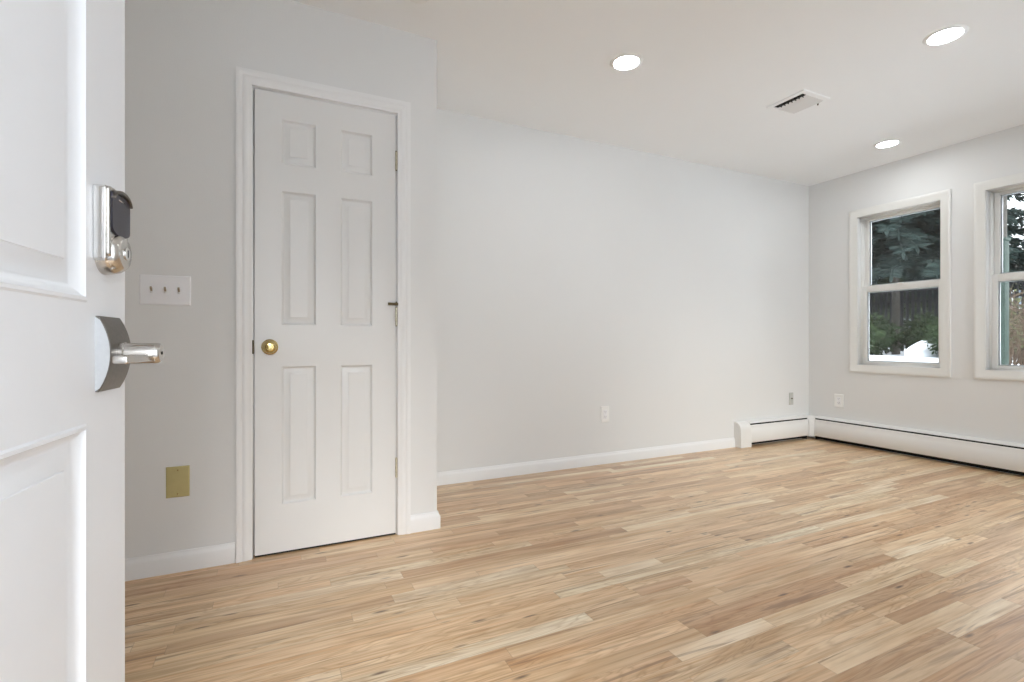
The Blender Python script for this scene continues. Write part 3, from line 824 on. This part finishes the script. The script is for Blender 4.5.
# conifers: layered drooping boughs
def conifer_mesh(height, rbase, z0, seed, droop, nb, tw):
    rnd = random.Random(seed); bm = NB()
    for i in range(nb):
        f = (i + rnd.random())/nb
        z = z0 + (height - z0)*f**1.4
        a = i*2.399 + rnd.uniform(-.3, .3)
        Lb = (rbase*(1 - f)**0.85 + 0.15)*rnd.uniform(0.8, 1.1)
        d = Vector((math.cos(a), math.sin(a), 0)); s = Vector((-d.y, d.x, 0))
        n = max(5, int(Lb*7.5)); pts = []
        for k in range(n + 1):
            t = k/n
            pts.append(Vector((0, 0, z)) + d*Lb*t + Vector((0, 0, -droop*Lb*t*t*0.75 + 0.22*Lb*max(0, t - 0.7))))
        tube(bm, pts, [0.03*(1 - k/(n+1)) + 0.004 for k in range(n+1)], 4)
        for k in range(1, n + 1):
            for side in (-1, 1, 0, -1, 1):
                p = pts[k] + d*rnd.uniform(-.06, .06)
                if side: v = (s*side*rnd.uniform(.7, 1.2) + d*rnd.uniform(.3, .8) + Vector((0, 0, rnd.uniform(-.75, .15)))).normalized()
                else: v = (d*0.6 + Vector((0, 0, rnd.uniform(-1, -.3)))).normalized()
                L_ = tw*rnd.uniform(0.6, 1.25)*(1.1 - 0.5*k/n)
                w_ = Vector((rnd.gauss(0, 1), rnd.gauss(0, 1), rnd.gauss(0, 1))).cross(v).normalized()*L_*0.13
                bm.faces.new([bm.verts.new(q) for q in (p, p + v*L_*0.45 + w_, p + v*L_, p + v*L_*0.45 - w_)])
                w2 = w_.cross(v).normalized()*L_*0.13
                bm.faces.new([bm.verts.new(q) for q in (p, p + v*L_*0.5 + w2, p + v*L_*0.95, p + v*L_*0.5 - w2)])
    return bm
def conifer(name, x, y, height, rbase, z0, seed, mat, label, droop=0.5, nb=170, tw=0.42, tr=0.16):
    e = empty(name, (x, y, ground_h(x, y))); tag(e, label, 'tree', 'conifers beyond the yard')
    obj('boughs', conifer_mesh(height, rbase, z0, seed, droop, nb, tw), mat, e, smooth=False)
    bm = NB(); tube(bm, [(0, 0, -0.2), (0, 0, height*0.5), (0, 0, height*0.98)], [tr, tr*0.6, 0.02], 10); obj('trunk', bm, bark_m, e)
conifer('spruce_tree', 15.1, 7.62, 12.0, 3.3, 2.45, 3, needle_m, 'large blue-green spruce filling the upper pane of the near window', 0.42, 560, 0.40, 0.10)
conifer('spruce_tree', 20.0, 18.2, 12.0, 3.4, 1.6, 5, needle_m, 'blue-green spruce left of the largest spruce', 0.45, 240, 0.5)
conifer('pine_tree', 22.0, 11.6, 11.5, 3.0, 1.5, 8, needle2_m, 'greener conifer behind the largest spruce', 0.35, 240, 0.5)
conifer('pine_tree', 20.5, 4.4, 7.5, 2.2, 1.2, 11, needle2_m, 'green pine seen through the window at the right edge', 0.2, 170, 0.44, 0.12)

# neighbouring house behind the trees
nh = empty('neighbour_house', (31, 19.5, ground_h(30, 15)))
tag(nh, 'dark slate house with snow on its roof behind the trees', 'house')
bm = NB(); box(bm, -3, 3, -3.4, 4, -0.2, 2.6); obj('walls', bm, siding_m, nh)
bm = NB(); prism(bm, [(-3.4, 2.6), (3.4, 2.6), (0, 4.5)], -3.8, 4.4, 'y'); obj('roof', bm, roof_m, nh)
bm = NB(); prism(bm, [(-3.5, 2.56), (0, 4.58), (0, 4.70), (-3.55, 2.70)], -3.85, 4.45, 'y'); obj('roof_snow', bm, snow_m, nh)
for yy in (-2.2, 0.2, 2.4):
    bm = NB(); box(bm, -3.06, -3.0, yy - 0.5, yy + 0.5, 0.9, 2.1); fr = obj('window', bm, trim_m, nh)
    bm = NB(); box(bm, -3.08, -3.06, yy - 0.42, yy + 0.42, 0.98, 2.02); obj('pane', bm, pane_m, fr)
nh = empty('garage', (24.5, 7.7, ground_h(24, 7)))
tag(nh, 'small outbuilding with two pale blue panes behind the bare twigs', 'garage')
bm = NB(); box(bm, 0, 4, -1.2, 1.6, -0.2, 2.5); obj('walls', bm, M('brown_siding', (0.07, 0.05, 0.04), 0.8, noise=(3, 0.2)), nh)
bm = NB(); prism(bm, [(-0.4, 2.45), (4.4, 2.45), (2, 3.6)], -1.45, 1.85, 'y'); obj('roof', bm, roof_m, nh)
for yy in (0.50, 1.06):
    bm = NB(); box(bm, -0.05, 0.0, yy - 0.25, yy + 0.25, 1.35, 2.25); fr = obj('window', bm, trim_m, nh)
    bm = NB(); box(bm, -0.06, -0.05, yy - 0.20, yy + 0.20, 1.40, 2.20); obj('pane', bm, M('pale_pane', (0.55, 0.65, 0.78), 0.3, noise=(2, 0.05)) if 'pale_pane' not in bpy.data.materials else bpy.data.materials['pale_pane'], fr)

# green post, wires and coil, bare shrubs outside the right-hand window
gp = empty('green_post', (7.0, 2.535, ground_h(7, 2.5)))
tag(gp, 'muted green wooden post outside the right-hand window', 'post')
bm = NB(); box(bm, -0.05, 0.05, -0.048, 0.048, -0.3, 2.0 - ground_h(7, 2.5)); obj('shaft', bm, post_m, gp, bevel=0.006)
bm = NB(); box(bm, -0.06, 0.06, -0.058, 0.058, 2.0 - ground_h(7, 2.5), 2.03 - ground_h(7, 2.5)); obj('cap', bm, post_m, gp, bevel=0.006)
up = empty('utility_pole', (11.0, 3.99, ground_h(11, 4)))
tag(up, 'thin dark utility pole beyond the green post', 'utility pole')
bm = NB(); tube(bm, [(0, 0, -0.3), (0, 0, 8.5)], [0.085, 0.065], 12); obj('shaft', bm, bark_m, up)
bm = NB(); box(bm, -0.05, 0.05, -0.9, 0.9, 7.6, 7.7); obj('crossarm', bm, bark_m, up, bevel=0.005)
for yy in (-0.8, 0, 0.8):
    bm = NB(); lathe(bm, [(0, 0), (0.04, 0.01), (0.03, 0.05), (0.045, 0.07), (0.02, 0.12), (0, 0.12)], 12, (0, 0, 1), (0, yy, 7.7)); obj('insulator', bm, pane_m, up)
for i, (z0, z1, y1, r, lb) in enumerate(((4.05, 4.35, -6, 0.016, 'topmost black overhead wire outside the right-hand window'),
                            (3.70, 3.75, -6, 0.022, 'middle black overhead wire with the coil hanging from it'),
                            (3.35, 3.30, -6, 0.016, 'lowest black overhead wire outside the right-hand window'))):
    bm = NB(); zz = z0
    tube(bm, [(0, t*(y1 - 3.99), (z1 - z0)*t - 0.5*t*(1 - t)) for t in [q/14 for q in range(15)]], r, 6)
    o = obj('overhead_wire', bm, cable_m, loc=(10.9, 3.99, z0)); tag(o, lb, 'wire', 'overhead wires outside the right-hand window')
bm = NB()
for q in range(3):
    R0 = 0.085 + 0.006*q
    tube(bm, [(0.012*q, R0*math.cos(2*PI*i/28), R0*math.sin(2*PI*i/28)) for i in range(29)], 0.008, 6, caps=False)
tube(bm, [(0.012, 0, 0.09), (0.012, 0, 0.135)], 0.006, 6)
o = obj('cable_coil', bm, cable_m, loc=(10.88, 3.80, 3.535)); tag(o, 'small black coil of cable hanging from the overhead wire', 'cable')

def bare_shrub(x, y, h, r, seed, label, nstem=26):
    rnd = random.Random(seed); e = empty('bare_shrub', (x, y, ground_h(x, y))); tag(e, label, 'shrub', 'leafless shrubs outside the right-hand window')
    bm = NB(); tips = []
    for i in range(nstem):
        a = rnd.uniform(0, 2*PI); rr = r*rnd.uniform(.3, 1); hh = h*rnd.uniform(.6, 1)
        p0 = Vector((0.08*math.cos(a), 0.08*math.sin(a), -0.05)); p3 = Vector((rr*math.cos(a), rr*math.sin(a), hh))
        pts = [p0.lerp(p3, t) + Vector((rnd.gauss(0, .03), rnd.gauss(0, .03), 0.12*math.sin(PI*t))) for t in (0, .25, .5, .75, 1)]
        tube(bm, pts, [.010, .008, .006, .0045, .002], 5)
        for k in range(7):
            b0 = pts[1 + k % 4]; v = Vector((rnd.gauss(0, 1), rnd.gauss(0, 1), rnd.uniform(0, 1.2))).normalized()
            L_ = rnd.uniform(.12, .32)*h; mid_ = b0 + v*L_*.5 + Vector((0, 0, .02)); tips.append(b0 + v*L_)
            tube(bm, [b0, mid_, b0 + v*L_], [.005, .0035, .0015], 4)
    obj('twigs', bm, twig_m, e, smooth=False)
    bm = NB()
    for t in tips:
        for _ in range(2):
            foliage(bm, t, (.05, .05, .05), 1, .045, rnd)
    obj('leaves', bm, dleaf_m, e, smooth=False)
bare_shrub(8.6, 3.02, 0.95, 0.55, 1, 'bare twiggy shrub nearest the right-hand window')
bare_shrub(10.0, 3.50, 1.05, 0.5, 2, 'bare brown shrub behind the nearest twiggy one')
bare_shrub(12.1, 4.15, 1.25, 0.45, 6, 'tall bare brown shrub beyond the dark pole')
bare_shrub(7.6, 2.15, 0.8, 0.5, 4, 'low bare shrub right of the green post')
